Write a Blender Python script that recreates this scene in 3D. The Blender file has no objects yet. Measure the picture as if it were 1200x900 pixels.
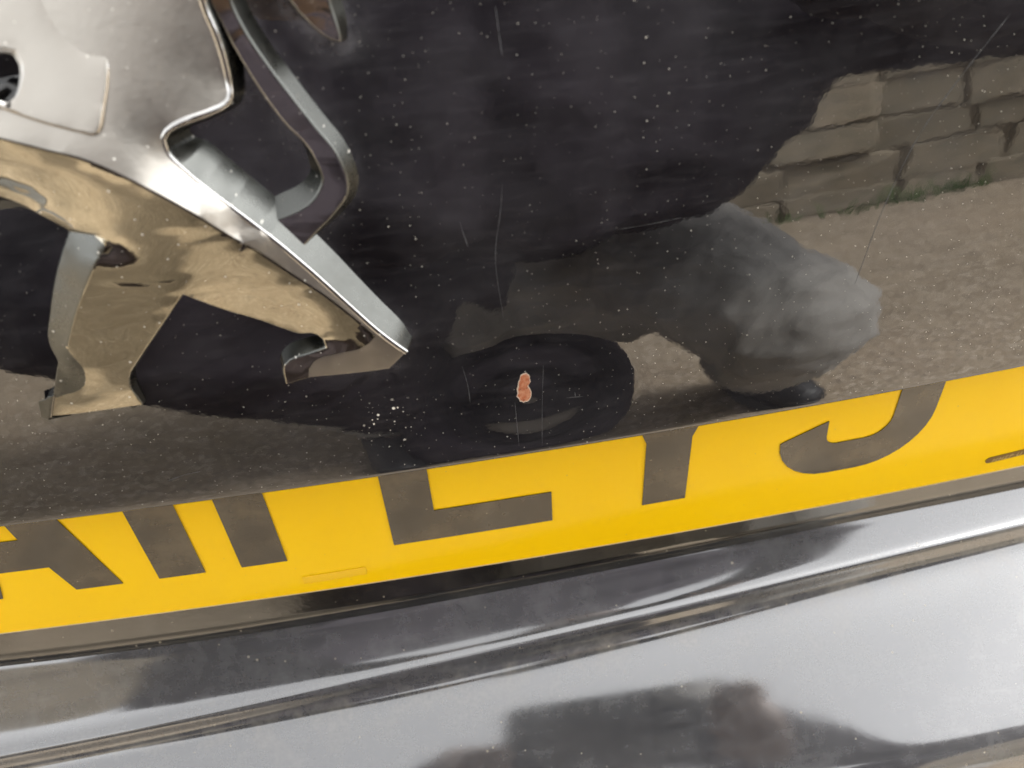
import bpy, bmesh, math, random
from mathutils import Vector, Matrix, noise
from mathutils.geometry import delaunay_2d_cdt
random.seed(7)
SC = bpy.context.scene
COL = SC.collection
RAD = math.radians

# ------------------------------------------------------------------ camera
CAM_P = Vector((0.0221975, -0.1787874, 0.7977621))
CAM_R = Vector((0.98702052, -0.15189672, -0.05213320))
CAM_U = Vector((0.14330920, 0.68657817, 0.71279232))
CAM_F = Vector((0.07247730, 0.71101182, -0.69943494))
cam_d = bpy.data.cameras.new('camera')
cam = bpy.data.objects.new('camera', cam_d)
COL.objects.link(cam)
m = Matrix((CAM_R, CAM_U, -CAM_F)).transposed().to_4x4()
m.translation = CAM_P
cam.matrix_world = m
cam_d.sensor_width = 36
cam_d.lens = 33.0
cam_d.clip_start = 0.004
cam_d.clip_end = 500
cam_d.dof.use_dof = True
cam_d.dof.focus_distance = 0.27
cam_d.dof.aperture_fstop = 15
SC.camera = cam

# ------------------------------------------------------------------ sky, sun, exposure
SUN_EL, SUN_AZ = RAD(52), RAD(125)          # azimuth from the -y direction towards +x
sun_dir = Vector((math.sin(SUN_AZ) * math.cos(SUN_EL), -math.cos(SUN_AZ) * math.cos(SUN_EL), math.sin(SUN_EL)))
world = bpy.data.worlds.new('World'); SC.world = world
world.use_nodes = True
wt = world.node_tree; wt.nodes.clear()
w_out = wt.nodes.new('ShaderNodeOutputWorld'); w_bg = wt.nodes.new('ShaderNodeBackground')
w_sky = wt.nodes.new('ShaderNodeTexSky'); w_sky.sky_type = 'NISHITA'; w_sky.sun_disc = False
w_sky.sun_elevation = SUN_EL
w_sky.sun_rotation = math.atan2(sun_dir.x, sun_dir.y)
w_sky.dust_density = 4.0; w_sky.air_density = 1.0
w_hs = wt.nodes.new('ShaderNodeHueSaturation'); w_hs.inputs['Saturation'].default_value = 0.05
wt.links.new(w_sky.outputs[0], w_hs.inputs['Color'])
wt.links.new(w_hs.outputs[0], w_bg.inputs[0])
wt.links.new(w_bg.outputs[0], w_out.inputs[0])
w_bg.inputs[1].default_value = 0.15
sun_l = bpy.data.lights.new('sun', 'SUN'); sun_l.energy = 1.5; sun_l.angle = RAD(14); sun_l.color = (1.0, .95, .87)
sun = bpy.data.objects.new('sun', sun_l); COL.objects.link(sun)
sun.rotation_euler = sun_dir.to_track_quat('Z', 'Y').to_euler()
SC.view_settings.view_transform = 'Standard'; SC.view_settings.look = 'None'
SC.view_settings.exposure = 2.45; SC.view_settings.gamma = 1.0; SC.view_settings.use_curve_mapping = False
SC.cycles.max_bounces = 10; SC.cycles.glossy_bounces = 6; SC.cycles.caustics_reflective = True
SC.cycles.use_denoising = True

# ------------------------------------------------------------------ helpers
def link(name, me, mat=None, parent=None, label=None, smooth=True):
    o = bpy.data.objects.new(name, me)
    COL.objects.link(o)
    if mat is not None:
        for mm in (mat if isinstance(mat, (list, tuple)) else [mat]): me.materials.append(mm)
    if parent is not None: o.parent = parent
    if label: o['label'] = label
    if smooth:
        me.polygons.foreach_set('use_smooth', [True] * len(me.polygons))
    return o

def obj(name, bm, mat=None, parent=None, label=None, smooth=True):
    me = bpy.data.meshes.new(name); bm.normal_update(); bm.to_mesh(me); bm.free()
    return link(name, me, mat, parent, label, smooth)

def thing(o, label, cat, group=None):
    o['label'] = label; o['category'] = cat
    if group: o['group'] = group
    return o

def empty(name, loc=(0, 0, 0)):
    o = bpy.data.objects.new(name, None); o.location = loc; COL.objects.link(o); return o

class NT:
    """small node-tree writer"""
    def __init__(s, name):
        s.m = bpy.data.materials.new(name); s.m.use_nodes = True
        s.t = s.m.node_tree; s.t.nodes.clear()
        s.out = s.t.nodes.new('ShaderNodeOutputMaterial')
    def n(s, typ, **kw):
        nd = s.t.nodes.new('ShaderNode' + typ)
        for k, v in kw.items():
            if hasattr(nd, k) and not k[0].isupper(): setattr(nd, k, v)
        return nd
    def set(s, nd, **kw):
        for k, v in kw.items():
            k = k.replace('_', ' ')
            sock = nd.inputs[k] if k in nd.inputs else None
            if hasattr(v, 'node') or isinstance(v, bpy.types.NodeSocket): s.t.links.new(v, sock)
            else: sock.default_value = v
        return nd
    def coord(s, scale=(1, 1, 1), kind='Object', rot=(0, 0, 0)):
        c = s.n('TexCoord'); mp = s.n('Mapping'); mp.inputs['Scale'].default_value = scale; mp.inputs['Rotation'].default_value = rot
        s.t.links.new(c.outputs[kind], mp.inputs['Vector']); return mp.outputs[0]
    def noise(s, vec, scale, detail=4, rough=.55, dist=0):
        nd = s.n('TexNoise'); s.t.links.new(vec, nd.inputs['Vector'])
        nd.inputs['Scale'].default_value = scale; nd.inputs['Detail'].default_value = detail
        nd.inputs['Roughness'].default_value = rough; nd.inputs['Distortion'].default_value = dist
        return nd.outputs['Fac']
    def voro(s, vec, scale, feature='F1', out='Distance', rnd=1.0):
        nd = s.n('TexVoronoi'); nd.feature = feature; s.t.links.new(vec, nd.inputs['Vector'])
        nd.inputs['Scale'].default_value = scale; nd.inputs['Randomness'].default_value = rnd
        return nd.outputs[out]
    def ramp(s, fac, stops, interp='LINEAR'):
        nd = s.n('ValToRGB'); nd.color_ramp.interpolation = interp
        el = nd.color_ramp.elements
        while len(el) > 1: el.remove(el[-1])
        for i, (p, c) in enumerate(stops):
            e = el[0] if i == 0 else el.new(p)
            e.position = p; e.color = (c, c, c, 1) if not hasattr(c, '__len__') else (*c, 1)[:4]
        s.t.links.new(fac, nd.inputs[0]); return nd.outputs[0]
    def math(s, op, a, b=None, c=None, clamp=False):
        nd = s.n('Math'); nd.operation = op; nd.use_clamp = clamp
        for i, v in enumerate((a, b, c)):
            if v is None: continue
            if isinstance(v, (int, float)): nd.inputs[i].default_value = v
            else: s.t.links.new(v, nd.inputs[i])
        return nd.outputs[0]
    def mix(s, fac, a, b):
        nd = s.n('Mix'); nd.data_type = 'RGBA'
        for sock, v in ((nd.inputs['Factor'], fac), (nd.inputs['A'] if False else nd.inputs[6], a), (nd.inputs[7], b)):
            if isinstance(v, (int, float)): sock.default_value = v
            elif isinstance(v, (tuple, list)): sock.default_value = (*v, 1)[:4]
            else: s.t.links.new(v, sock)
        return nd.outputs[2]
    def bump(s, h, strength, dist, normal=None):
        nd = s.n('Bump'); nd.inputs['Strength'].default_value = strength; nd.inputs['Distance'].default_value = dist
        s.t.links.new(h, nd.inputs['Height'])
        if normal is not None: s.t.links.new(normal, nd.inputs['Normal'])
        return nd.outputs[0]
    def bsdf(s, **kw):
        b = s.n('BsdfPrincipled')
        for k, v in kw.items():
            sock = b.inputs[k.replace('_', ' ')]
            if isinstance(v, bpy.types.NodeSocket): s.t.links.new(v, sock)
            elif isinstance(v, (tuple, list)): sock.default_value = (*v, 1)[:4]
            else: sock.default_value = v
        return b.outputs[0]
    def mixsh(s, fac, a, b):
        nd = s.n('MixShader')
        if isinstance(fac, (int, float)): nd.inputs[0].default_value = fac
        else: s.t.links.new(fac, nd.inputs[0])
        s.t.links.new(a, nd.inputs[1]); s.t.links.new(b, nd.inputs[2]); return nd.outputs[0]
    def done(s, sh):
        s.t.links.new(sh, s.out.inputs['Surface']); return s.m

# ------------------------------------------------------------------ materials
def flat_vec(t, kx=1.0, kz=1.0):
    """object x,z as a 2-D vector (the upright car surfaces)"""
    c = t.n('TexCoord'); sp = t.n('SeparateXYZ'); cb = t.n('CombineXYZ')
    t.t.links.new(c.outputs['Object'], sp.inputs[0])
    t.t.links.new(t.math('MULTIPLY', sp.outputs[0], kx), cb.inputs[0])
    t.t.links.new(t.math('MULTIPLY', sp.outputs[2], kz), cb.inputs[1])
    return cb.outputs[0]

def specks(t, vec, scale, r0, r1, keep):
    v = t.n('TexVoronoi'); v.voronoi_dimensions = '2D'; v.inputs['Scale'].default_value = scale
    t.t.links.new(vec, v.inputs['Vector'])
    sp = t.n('SeparateColor'); t.t.links.new(v.outputs['Color'], sp.inputs[0])
    rad = t.math('MULTIPLY_ADD', t.math('POWER', sp.outputs[0], 3.0), (r1 - r0) * scale, r0 * scale)
    hit = t.math('LESS_THAN', v.outputs['Distance'], rad)
    return t.math('MULTIPLY', hit, t.math('LESS_THAN', sp.outputs[1], keep))

def spot(t, cx, cz, r):
    """1 in the middle of a round patch of dirt, 0 outside (object x,z)"""
    c = t.n('TexCoord'); sp = t.n('SeparateXYZ'); t.t.links.new(c.outputs['Object'], sp.inputs[0])
    dx = t.math('SUBTRACT', sp.outputs[0], cx); dz = t.math('SUBTRACT', sp.outputs[2], cz)
    d = t.math('SQRT', t.math('ADD', t.math('MULTIPLY', dx, dx), t.math('MULTIPLY', dz, dz)))
    return t.math('SUBTRACT', 1.0, t.math('DIVIDE', d, r), clamp=True)

def mat_paint():
    t = NT('black_paint')
    v3 = t.coord(); v2 = flat_vec(t)
    fine = t.noise(v3, 900, 2); cloud = t.noise(v3, 26, 6, .62)
    smear = t.noise(t.coord((14, 1, 90)), 6, 5, .6)
    micro = t.bump(t.noise(v3, 420, 2), .010, .0006)
    wave = t.bump(t.noise(v3, 34, 2, .4), .045, .0010, micro)
    gloss = t.bsdf(Base_Color=(.0030, .0027, .0034), Roughness=.018, IOR=2.0, Normal=wave)
    dust = t.bsdf(Base_Color=(.43, .415, .44), Roughness=.9, IOR=1.3)
    pale = t.bsdf(Base_Color=(.80, .76, .66), Roughness=.7, IOR=1.3)
    # film of dust, waxy halo round the emblem, grains
    film = t.math('MULTIPLY', t.ramp(cloud, [(.40, 0), (.78, 1)]), .042)
    film = t.math('ADD', film, t.math('MULTIPLY', t.ramp(smear, [(.5, 0), (.8, 1)]), .026))
    at = t.n('Attribute'); at.attribute_name = 'grime'
    wipe = t.noise(t.coord((9, 9, 520), rot=(0, .06, 0)), 4, 3, .6)
    film = t.math('ADD', film, t.math('MULTIPLY', t.ramp(wipe, [(.60, 0), (.74, 1)]), .012))
    halo = t.math('MULTIPLY', at.outputs['Fac'], t.math('MULTIPLY', t.ramp(t.noise(v3, 210, 6, .75), [(.34, .1), (.72, 1)]), .34))
    sh = t.mixsh(t.math('ADD', t.math('ADD', film, halo), t.math('MULTIPLY', fine, .004), clamp=True), gloss, dust)
    cl = t.ramp(t.noise(v3, 30, 3), [(.42, .22), (.62, 1)])
    g = t.math('MAXIMUM', specks(t, v2, 190, .00008, .00020, .46), specks(t, v2, 420, .00006, .00016, .30))
    g = t.math('MULTIPLY', g, t.math('MULTIPLY', cl, .48))
    patch = spot(t, .0075, .6275, .013)
    g2 = t.math('MULTIPLY', specks(t, v2, 760, .00006, .00042, .22), t.ramp(t.math('MULTIPLY', patch, t.math('ADD', t.noise(v3, 260, 3), .35)), [(.28, 0), (.52, .85)]))
    return t.done(t.mixsh(t.math('MAXIMUM', g, g2, clamp=True), sh, pale))

def mat_bumper():
    t = NT('dusty_black_bumper')
    v3 = t.coord(); v2 = t.coord((1, 1, 1))
    c1 = t.noise(v3, 18, 7, .62); c2 = t.noise(v3, 140, 5, .7); stre = t.noise(t.coord((8, 60, 60)), 5, 5, .6)
    nm = t.bump(t.noise(v3, 30, 2, .4), .025, .0012, t.bump(t.noise(v3, 700, 3), .006, .0006))
    gl = t.bsdf(Base_Color=(.010, .010, .013), Roughness=t.ramp(c1, [(.3, .055), (.75, .15)]), IOR=2.55, Normal=nm)
    du = t.bsdf(Base_Color=(.36, .36, .36), Roughness=.9, IOR=1.3)
    ta = t.bsdf(Base_Color=(.48, .43, .33), Roughness=.9, IOR=1.3)
    f = t.math('ADD', t.math('MULTIPLY', t.ramp(c1, [(.34, .40), (.74, 1)]), .17), t.math('MULTIPLY', t.ramp(c2, [(.45, 0), (.8, 1)]), .08))
    sh = t.mixsh(t.math('ADD', f, t.math('MULTIPLY', t.ramp(stre, [(.52, 0), (.8, 1)]), .05), clamp=True), gl, du)
    at = t.n('Attribute'); at.attribute_name = 'grime'
    f2 = t.math('MULTIPLY', at.outputs['Fac'], t.ramp(t.noise(v3, 70, 7, .7), [(.46, 0), (.75, .20)]))
    sh = t.mixsh(f2, sh, ta)
    vv = t.n('TexVoronoi'); vv.inputs['Scale'].default_value = 150; t.t.links.new(v3, vv.inputs['Vector'])
    sk = t.math('MULTIPLY', t.math('LESS_THAN', vv.outputs['Distance'], t.math('MULTIPLY', t.noise(v3, 80, 2), .11)), .35)
    return t.done(t.mixsh(sk, sh, ta))

def mat_recess():
    t = NT('glossy_black_plastic')
    v3 = t.coord()
    nm = t.bump(t.noise(v3, 40, 3, .5), .05, .001, t.bump(t.noise(v3, 500, 2), .02, .0006))
    gl = t.bsdf(Base_Color=(.006, .006, .006), Roughness=t.ramp(t.noise(v3, 50, 5, .6), [(.3, .03), (.8, .12)]), IOR=2.25, Normal=nm)
    du = t.bsdf(Base_Color=(.40, .36, .28), Roughness=.9, IOR=1.3)
    f = t.math('ADD', t.math('MULTIPLY', t.ramp(t.noise(v3, 90, 6, .7), [(.45, .12), (.8, 1)]), .07), t.math('MULTIPLY', specks(t, flat_vec(t), 140, .0001, .0005, .4), .5), clamp=True)
    return t.done(t.mixsh(f, gl, du))

def mat_yellow():
    t = NT('yellow_plate_acrylic')
    v3 = t.coord(); n1 = t.noise(v3, 22, 5, .6)
    col = t.mix(t.ramp(n1, [(.3, 0), (.75, 1)]), (.95, .60, .002), (.93, .57, .002))
    gl = t.bsdf(Base_Color=col, Roughness=.10, IOR=1.22)
    du = t.bsdf(Base_Color=(.45, .34, .16), Roughness=.9, IOR=1.3)
    f = t.math('ADD', t.math('MULTIPLY', t.ramp(t.noise(v3, 120, 6, .75), [(.55, 0), (.85, 1)]), .05), t.math('MULTIPLY', specks(t, flat_vec(t), 200, .0001, .00030, .12), .35), clamp=True)
    return t.done(t.mixsh(f, gl, du))

def mat_letter():
    t = NT('black_plate_lettering')
    v3 = t.coord()
    nm = t.bump(t.noise(v3, 70, 3, .5), .06, .001)
    c = t.mix(t.ramp(t.noise(v3, 45, 5, .65), [(.40, 0), (.68, 1)]), (.014, .010, .005), (.075, .055, .029))  # brown mottling paints mirrored ground, and some dirt, into the black
    gl = t.bsdf(Base_Color=c, Roughness=.10, IOR=1.6, Normal=nm)
    du = t.bsdf(Base_Color=(.45, .38, .26), Roughness=.9, IOR=1.3)
    return t.done(t.mixsh(t.math('MULTIPLY', specks(t, flat_vec(t), 160, .0001, .0004, .25), .4), gl, du))

def simple(name, col, rough, ior=1.5, metal=0.0, bump=None):
    t = NT(name); kw = {}
    if bump: kw['Normal'] = t.bump(t.noise(t.coord(), bump[0], 4, .6), bump[1], bump[2])
    return t.done(t.bsdf(Base_Color=col, Roughness=rough, IOR=ior, Metallic=metal, **kw))

def mat_chrome(name, base, rough, wave, grain, rspread=.05):
    t = NT(name)
    v3 = t.coord()
    nm = t.bump(t.noise(v3, 900, 2), grain, .0004)
    if wave: nm = t.bump(t.noise(t.coord((1, 1, 2.2), rot=(0, .5, 0)), 46, 1.5, .4, 1.1), wave, .0030, nm)
    r = t.math('ADD', t.math('MULTIPLY', t.ramp(t.noise(v3, 160, 6, .7), [(.4, 0), (.8, 1)]), rspread), rough)
    g = t.bsdf(Base_Color=base, Metallic=1.0, Roughness=r, Normal=nm)
    dirt = t.bsdf(Base_Color=(.42, .36, .26), Roughness=.9, IOR=1.3)
    pit = t.bsdf(Base_Color=(.85, .82, .74), Roughness=.8, IOR=1.3)
    f = t.math('MULTIPLY', t.ramp(t.noise(v3, 330, 7, .8), [(.60, 0), (.80, 1)]), .34)
    sh = t.mixsh(f, g, dirt)
    return t.done(t.mixsh(t.math('MULTIPLY', specks(t, flat_vec(t), 300, .00008, .00030, .34), .5), sh, pit))

def mat_ground():
    t = NT('worn_gravelly_asphalt')
    v3 = t.coord()
    big = t.noise(v3, .7, 5, .6); mid = t.noise(v3, 9, 6, .7); gr = t.n('TexVoronoi'); gr.inputs['Scale'].default_value = 150
    t.t.links.new(v3, gr.inputs['Vector'])
    sp = t.n('SeparateColor'); t.t.links.new(gr.outputs['Color'], sp.inputs[0])
    c = t.mix(t.ramp(big, [(.35, 0), (.68, 1)]), (.175, .145, .105), (.27, .212, .152))
    c = t.mix(t.ramp(mid, [(.38, 0), (.7, .75)]), c, (.33, .275, .205))
    c = t.mix(t.ramp(sp.outputs[0], [(.0, .65), (.30, 0)]), c, (.14, .12, .095))
    c = t.mix(t.ramp(sp.outputs[1], [(.80, 0), (.95, .7)]), c, (.50, .44, .36))
    nm = t.bump(gr.outputs['Distance'], .5, .006, t.bump(mid, .4, .015))
    return t.done(t.bsdf(Base_Color=c, Roughness=.95, IOR=1.3, Normal=nm))

def mat_stone():
    t = NT('weathered_wall_stone')
    v3 = t.coord(); oi = t.n('ObjectInfo')
    a = t.noise(v3, 3.5, 7, .68); b = t.noise(v3, 30, 5, .7)
    c = t.mix(oi.outputs['Random'], (.20, .17, .125), (.33, .28, .21))
    c = t.mix(t.ramp(a, [(.38, 0), (.68, .9)]), c, (.16, .145, .11))
    c = t.mix(t.ramp(b, [(.55, 0), (.8, .6)]), c, (.42, .39, .32))
    return t.done(t.bsdf(Base_Color=c, Roughness=.95, IOR=1.3, Normal=t.bump(b, .6, .02)))

def mat_cloth(name, a, b, fold, fd, s=9, stretch=(1, 1, 1)):
    t = NT(name)
    v3 = t.coord()
    c = t.mix(t.ramp(t.noise(v3, 5, 5, .6), [(.35, 0), (.7, 1)]), a, b)
    nm = t.bump(t.noise(t.coord(stretch), s, 3, .5, .6), fold, fd, t.bump(t.noise(v3, 600, 2), .2, .001))
    return t.done(t.bsdf(Base_Color=c, Roughness=.9, IOR=1.3, Normal=nm))

def mat_chip():
    t = NT('bare_orange_primer')
    v3 = t.coord()
    c = t.mix(t.ramp(t.noise(v3, 900, 5, .7), [(.40, 0), (.62, 1)]), (.36, .105, .045), (.46, .22, .125))
    c = t.mix(t.ramp(t.noise(v3, 1500, 4, .7), [(.58, 0), (.66, .8)]), c, (.10, .045, .03))
    return t.done(t.bsdf(Base_Color=c, Roughness=.85, IOR=1.3, Normal=t.bump(t.noise(v3, 1400, 4), .8, .0005)))

M = dict(
    paint=mat_paint(), bumper=mat_bumper(), recess=mat_recess(), yellow=mat_yellow(), letter=mat_letter(),
    edge=simple('plate_edge_painted_light', (.95, .74, .42), .25, 1.5),  # pale colour paints in the light caught by the acrylic edge
    mark=simple('brown_plate_print', (.17, .095, .018), .25, 1.45),
    marktext=simple('pale_plate_print', (.62, .42, .12), .4, 1.45),
    faint=simple('faint_plate_print', (.88, .53, .003), .2, 1.45),
    chip=mat_chip(),
    chiprim=simple('flaked_paint_rim', (.50, .42, .34), .8, 1.3),
    scratch=simple('pale_scratch', (.075, .075, .078), .7, 1.4),
    satin=mat_chrome('satin_chrome', (.39, .365, .325), .34, 0, .08, .10),
    polish=mat_chrome('polished_chrome', (.37, .342, .275), .03, .09, .010, .03),
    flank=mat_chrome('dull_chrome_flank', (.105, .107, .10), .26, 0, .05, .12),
    bright=mat_chrome('bright_chrome', (.50, .49, .47), .06, .10, .02, .06),
    ground=mat_ground(), stone=mat_stone(),
    mortar=simple('dirt_mortar', (.20, .172, .13), .95, 1.3),
    grassm=simple('grass_blade', (.055, .10, .022), .7, 1.4),
    jacket=mat_cloth('dark_jacket_cloth', (.025, .021, .027), (.038, .032, .040), .5, .02),
    trouser=mat_cloth('grey_trouser_cloth', (.235, .228, .214), (.32, .308, .29), .9, .03, 8, (1, 1, .6)),
    skin=simple('skin', (.17, .118, .094), .55, 1.4), hair=simple('dark_hair', (.02, .015, .012), .6, 1.5, bump=(300, .8, .002)),
    shoe=simple('dark_shoe_leather', (.018, .018, .02), .5, 1.45, bump=(120, .3, .002)),
    sole=simple('rubber_sole', (.06, .06, .06), .8, 1.4),
    phone=simple('phone_back', (.012, .012, .014), .25, 1.5), glass=simple('phone_screen', (.01, .01, .012), .08, 1.5),
    lens=simple('lens_glass', (.005, .005, .008), .05, 1.6), eye=simple('eye_white', (.7, .68, .64), .3, 1.4), iris=simple('iris_brown', (.05, .03, .02), .3, 1.4),
    lip=simple('lips', (.40, .19, .16), .5, 1.4),
)

# ================================================================== SETTING
g = bmesh.new(); bmesh.ops.create_grid(g, x_segments=2, y_segments=2, size=60)
road = obj('road', g, M['ground']); road['kind'] = 'structure'

# ================================================================== CAR
car = thing(empty('car', (0, 0, 0)), 'black car with dented tailgate, chrome lion badge and yellow number plate over a dusty bumper', 'car')
KX, X0 = .18, .02                # plan curvature of the tail
E0, E1, S1 = RAD(5), RAD(18), .10
YL, ZL, ZP = -.015, .6105, .56
NS, DS = 700, .001
_y, _z, _e = [], [], []
yy, zz = YL, ZL
for i in range(NS):
    e = E0 + (E1 - E0) * (1 - math.exp(-i * DS / S1))
    _y.append(yy); _z.append(zz); _e.append(e)
    yy += math.sin(e) * DS; zz += math.cos(e) * DS

def prof(s):
    f = max(0.0, min(s / DS, NS - 1.001)); i = int(f); u = f - i
    return (_y[i] * (1 - u) + _y[i + 1] * u, _z[i] * (1 - u) + _z[i + 1] * u, _e[i] * (1 - u) + _e[i + 1] * u)

def dent(x, s):
    a = (x - .0430) / .0150; b = (s - .0195) / .0098
    r2 = a * a + b * b
    r1 = math.sqrt(r2)
    d = .00105 * math.exp(-r2 * .5) + .000060 * math.cos(r1 * 6.2 + .5) * math.exp(-(r1 / 1.5) ** 4)
    a2 = (x - .0425) / .0062; b2 = (s - .0180) / .0045
    d += .00008 * math.exp(-(a2 * a2 + b2 * b2) * .5)
    d -= .00012 * math.exp(-((math.sqrt(r2) - 1.75) / .42) ** 2)
    # shallow crease running up from the dent
    tx, ts = x - .0345, s - .042
    u = tx * -.35 + ts * .94; v = tx * .94 + ts * .35
    d += .00026 * math.exp(-(u / .014) ** 2 - (v / .0055) ** 2)
    return d

def tail_pt(x, s, h=0.0, e_over=None):
    y, z, e = prof(s)
    n = Vector((2 * KX * (x - X0) * math.cos(e), -math.cos(e), math.sin(e))).normalized()
    p = Vector((x, y + KX * (x - X0) ** 2, z))
    return p + n * h, n

# ------------------------------------------------------------------ badge outlines (mm on the tailgate: across, up, height)
CHAINS={
 'ridge':[(-74.4,109.6,12.4),(-62.5,105.1,12.8),(-51.8,101.3,12.8),(-45.0,98.5,12.8),(-38.8,96.0,12.8),(-34.1,93.1,12.8),(-28.9,89.1,12.8),(-22.5,83.3,11.8),(-17.5,77.4,10.0),(-11.7,71.3,8.2),(-6.5,65.1,6.9),(0.5,57.1,5.9),(5.2,50.8,5.4),(8.5,46.0,5.0)],
 'up':[(-9.6,134.7,4.2),(-10.7,125.0,4.2),(-11.1,119.2,4.2),(-10.3,115.1,4.2),(-9.8,109.9,4.2),(-9.9,104.8,4.2),(-10.1,102.5,4.7),(-11.0,101.2,5.2),(-14.1,100.1,6.3),(-20.3,98.9,7.8),(-23.0,97.9,7.8),(-24.2,96.6,7.8),(-24.2,94.4,7.8),(-21.8,90.3,7.8),(-17.7,85.0,7.4),(-12.4,78.7,7.0),(-7.0,71.8,6.3),(-1.4,63.9,5.6),(4.4,55.0,4.9),(9.8,47.2,4.7),(14.0,42.0,4.5),(15.2,40.6,4.4)],
 'pb':[(10.1,36.1,4.2),(-0.9,36.3,4.0),(-8.3,36.8,4.0)],
 'pi':[(6.8,44.4,4.9),(4.3,43.0,4.6),(0.7,42.5,4.4),(-6.5,41.0,4.2),(-8.0,39.2,4.1)],
 'nt':[(-3.3,44.3,4.0),(-7.8,43.1,4.0),(-11.9,42.2,4.0),(-13.4,41.0,4.0),(-14.2,35.6,4.0)],
 'low':[(-3.5,45.8,3.4),(-4.8,47.2,2.8),(-8.7,47.9,2.5),(-11.8,49.7,2.5),(-16.5,52.7,2.6),(-23.2,56.6,3.2),(-27.6,60.8,5.4),(-30.0,63.2,6.6)],
 'legr':[(-37.2,55.3,5.2),(-45.0,46.7,3.8),(-47.9,43.2,3.4),(-48.7,40.8,3.2),(-48.1,33.5,1.7)],
 'ft':[(-62.4,33.2,1.6),(-76.0,33.5,1.6),(-74.8,42.1,2.8),(-61.9,44.3,3.0)],
 'fi':[(-70.6,38.9,2.2),(-58.7,41.9,3.0),(-57.0,46.3,4.0),(-58.2,53.0,4.8),(-56.3,56.7,5.5),(-49.0,67.9,7.6),(-44.6,73.6,8.5),(-41.7,77.3,8.5),(-42.8,79.1,7.6)],
 'lo':[(-62.0,49.1,3.6),(-62.2,54.2,3.6),(-59.3,61.7,3.6),(-54.6,71.2,3.6),(-49.3,79.4,4.0)],
 'bel':[(-54.2,83.0,3.0),(-57.4,85.9,3.0),(-60.2,87.5,3.0),(-72.1,91.4,3.0),(-85.0,95.6,3.0)],
 'left':[(-74.5,111.1,12.3),(-59.0,107.8,11.5),(-53.1,108.2,10.6),(-49.2,107.3,10.5),(-47.1,110.0,9.3),(-46.3,113.0,8.1),(-46.9,114.8,7.6),(-49.1,115.3,7.7),(-56.5,118.4,7.6),(-63.1,126.0,5.9),(-60.2,139.2,3.6)],
 'tail':[(-7.2,124.6,3.4),(-6.6,118.6,3.4),(-5.2,113.6,3.4),(-2.5,107.4,3.4),(0.7,101.0,3.4),(4.4,94.1,3.4),(7.0,89.5,3.4),(8.2,85.7,3.4),(8.7,82.5,3.4),(8.1,79.8,3.4),(5.1,76.3,3.4),(-0.3,71.8,3.4),(-3.7,69.1,3.4),(-8.2,66.9,3.4),(-12.7,74.6,3.4),(-9.6,75.7,3.4),(-4.8,76.8,3.4),(-0.4,78.5,3.4),(2.4,81.2,3.4),(3.7,83.9,3.4),(3.3,86.3,3.4),(1.3,91.6,3.4),(-1.3,95.3,3.4),(-4.3,101.1,3.4),(-6.9,107.6,3.4),(-9.0,114.3,3.4),(-10.2,124.9,3.4)],
 'claw':[(2.6,126.5,3.4),(2.9,120.9,3.4),(4.5,117.5,3.4),(6.7,114.2,3.4),(9.4,111.3,3.4),(11.6,110.1,3.4),(12.3,110.2,3.4),(12.2,111.8,3.4),(11.4,116.8,3.4),(10.8,125.7,3.4)],
 'hp':[(-33.8,130.1,5.0),(-33.4,124.5,5.0),(-32.5,121.5,5.0),(-31.0,118.5,5.5),(-29.9,115.9,6.2),(-30.0,113.4,7.1),(-31.3,108.2,8.9),(-32.9,104.1,10.5),(-34.2,100.8,11.8),(-34.9,100.0,12.1),(-36.0,99.8,12.4),(-37.5,100.4,12.4),(-42.3,102.3,12.4),(-47.3,104.7,12.3),(-50.2,106.3,12.2),(-54.1,108.0,12.1),(-52.2,108.8,11.6),(-49.1,107.4,11.7),(-46.5,110.2,10.4),(-45.5,113.2,9.3),(-46.2,115.2,8.7),(-49.4,116.0,8.8),(-54.7,117.9,8.8),(-58.5,125.6,6.7),(-56.6,132.2,5.0)],
 'fx':[(-72.0,33.4,1.6)],
}

def catmull(ch, sub=3, closed=False):
    n = len(ch); out = []
    if n < 3: return list(ch)
    rng = n if closed else n - 1
    for i in range(rng):
        p1, p2 = ch[i], ch[(i + 1) % n]
        p0 = ch[(i - 1) % n] if (closed or i > 0) else tuple(2 * a - b for a, b in zip(p1, p2))
        p3 = ch[(i + 2) % n] if (closed or i + 2 < n) else tuple(2 * a - b for a, b in zip(p2, p1))
        L = math.hypot(p2[0] - p1[0], p2[1] - p1[1]); k = max(1, min(6, int(L / 1.1)))
        # centripetal-ish: limit tangents to the chord
        def tang(a, b, c):
            la = math.hypot(b[0] - a[0], b[1] - a[1]) + 1e-6; lb = math.hypot(c[0] - b[0], c[1] - b[1]) + 1e-6
            return [((b[j] - a[j]) / la * lb + (c[j] - b[j]) / lb * la) / (la + lb) for j in range(3)]
        t1 = tang(p0, p1, p2); t2 = tang(p1, p2, p3)
        for q in range(k):
            t = q / k; h00 = 2 * t ** 3 - 3 * t * t + 1; h10 = t ** 3 - 2 * t * t + t; h01 = 1 - h00; h11 = t ** 3 - t * t
            out.append(tuple(h00 * p1[j] + h10 * L * t1[j] + h01 * p2[j] + h11 * L * t2[j] for j in range(3)))
    if not closed: out.append(tuple(ch[-1]))
    return out
CC = {k: catmull(v, closed=(k in ('tail', 'claw', 'hp'))) for k, v in CHAINS.items()}

def inside(poly, x, y):
    c = False; j = len(poly) - 1
    for i in range(len(poly)):
        xi, yi = poly[i][0], poly[i][1]; xj, yj = poly[j][0], poly[j][1]
        if (yi > y) != (yj > y) and x < (xj - xi) * (y - yi) / (yj - yi) + xi: c = not c
        j = i
    return c

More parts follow.
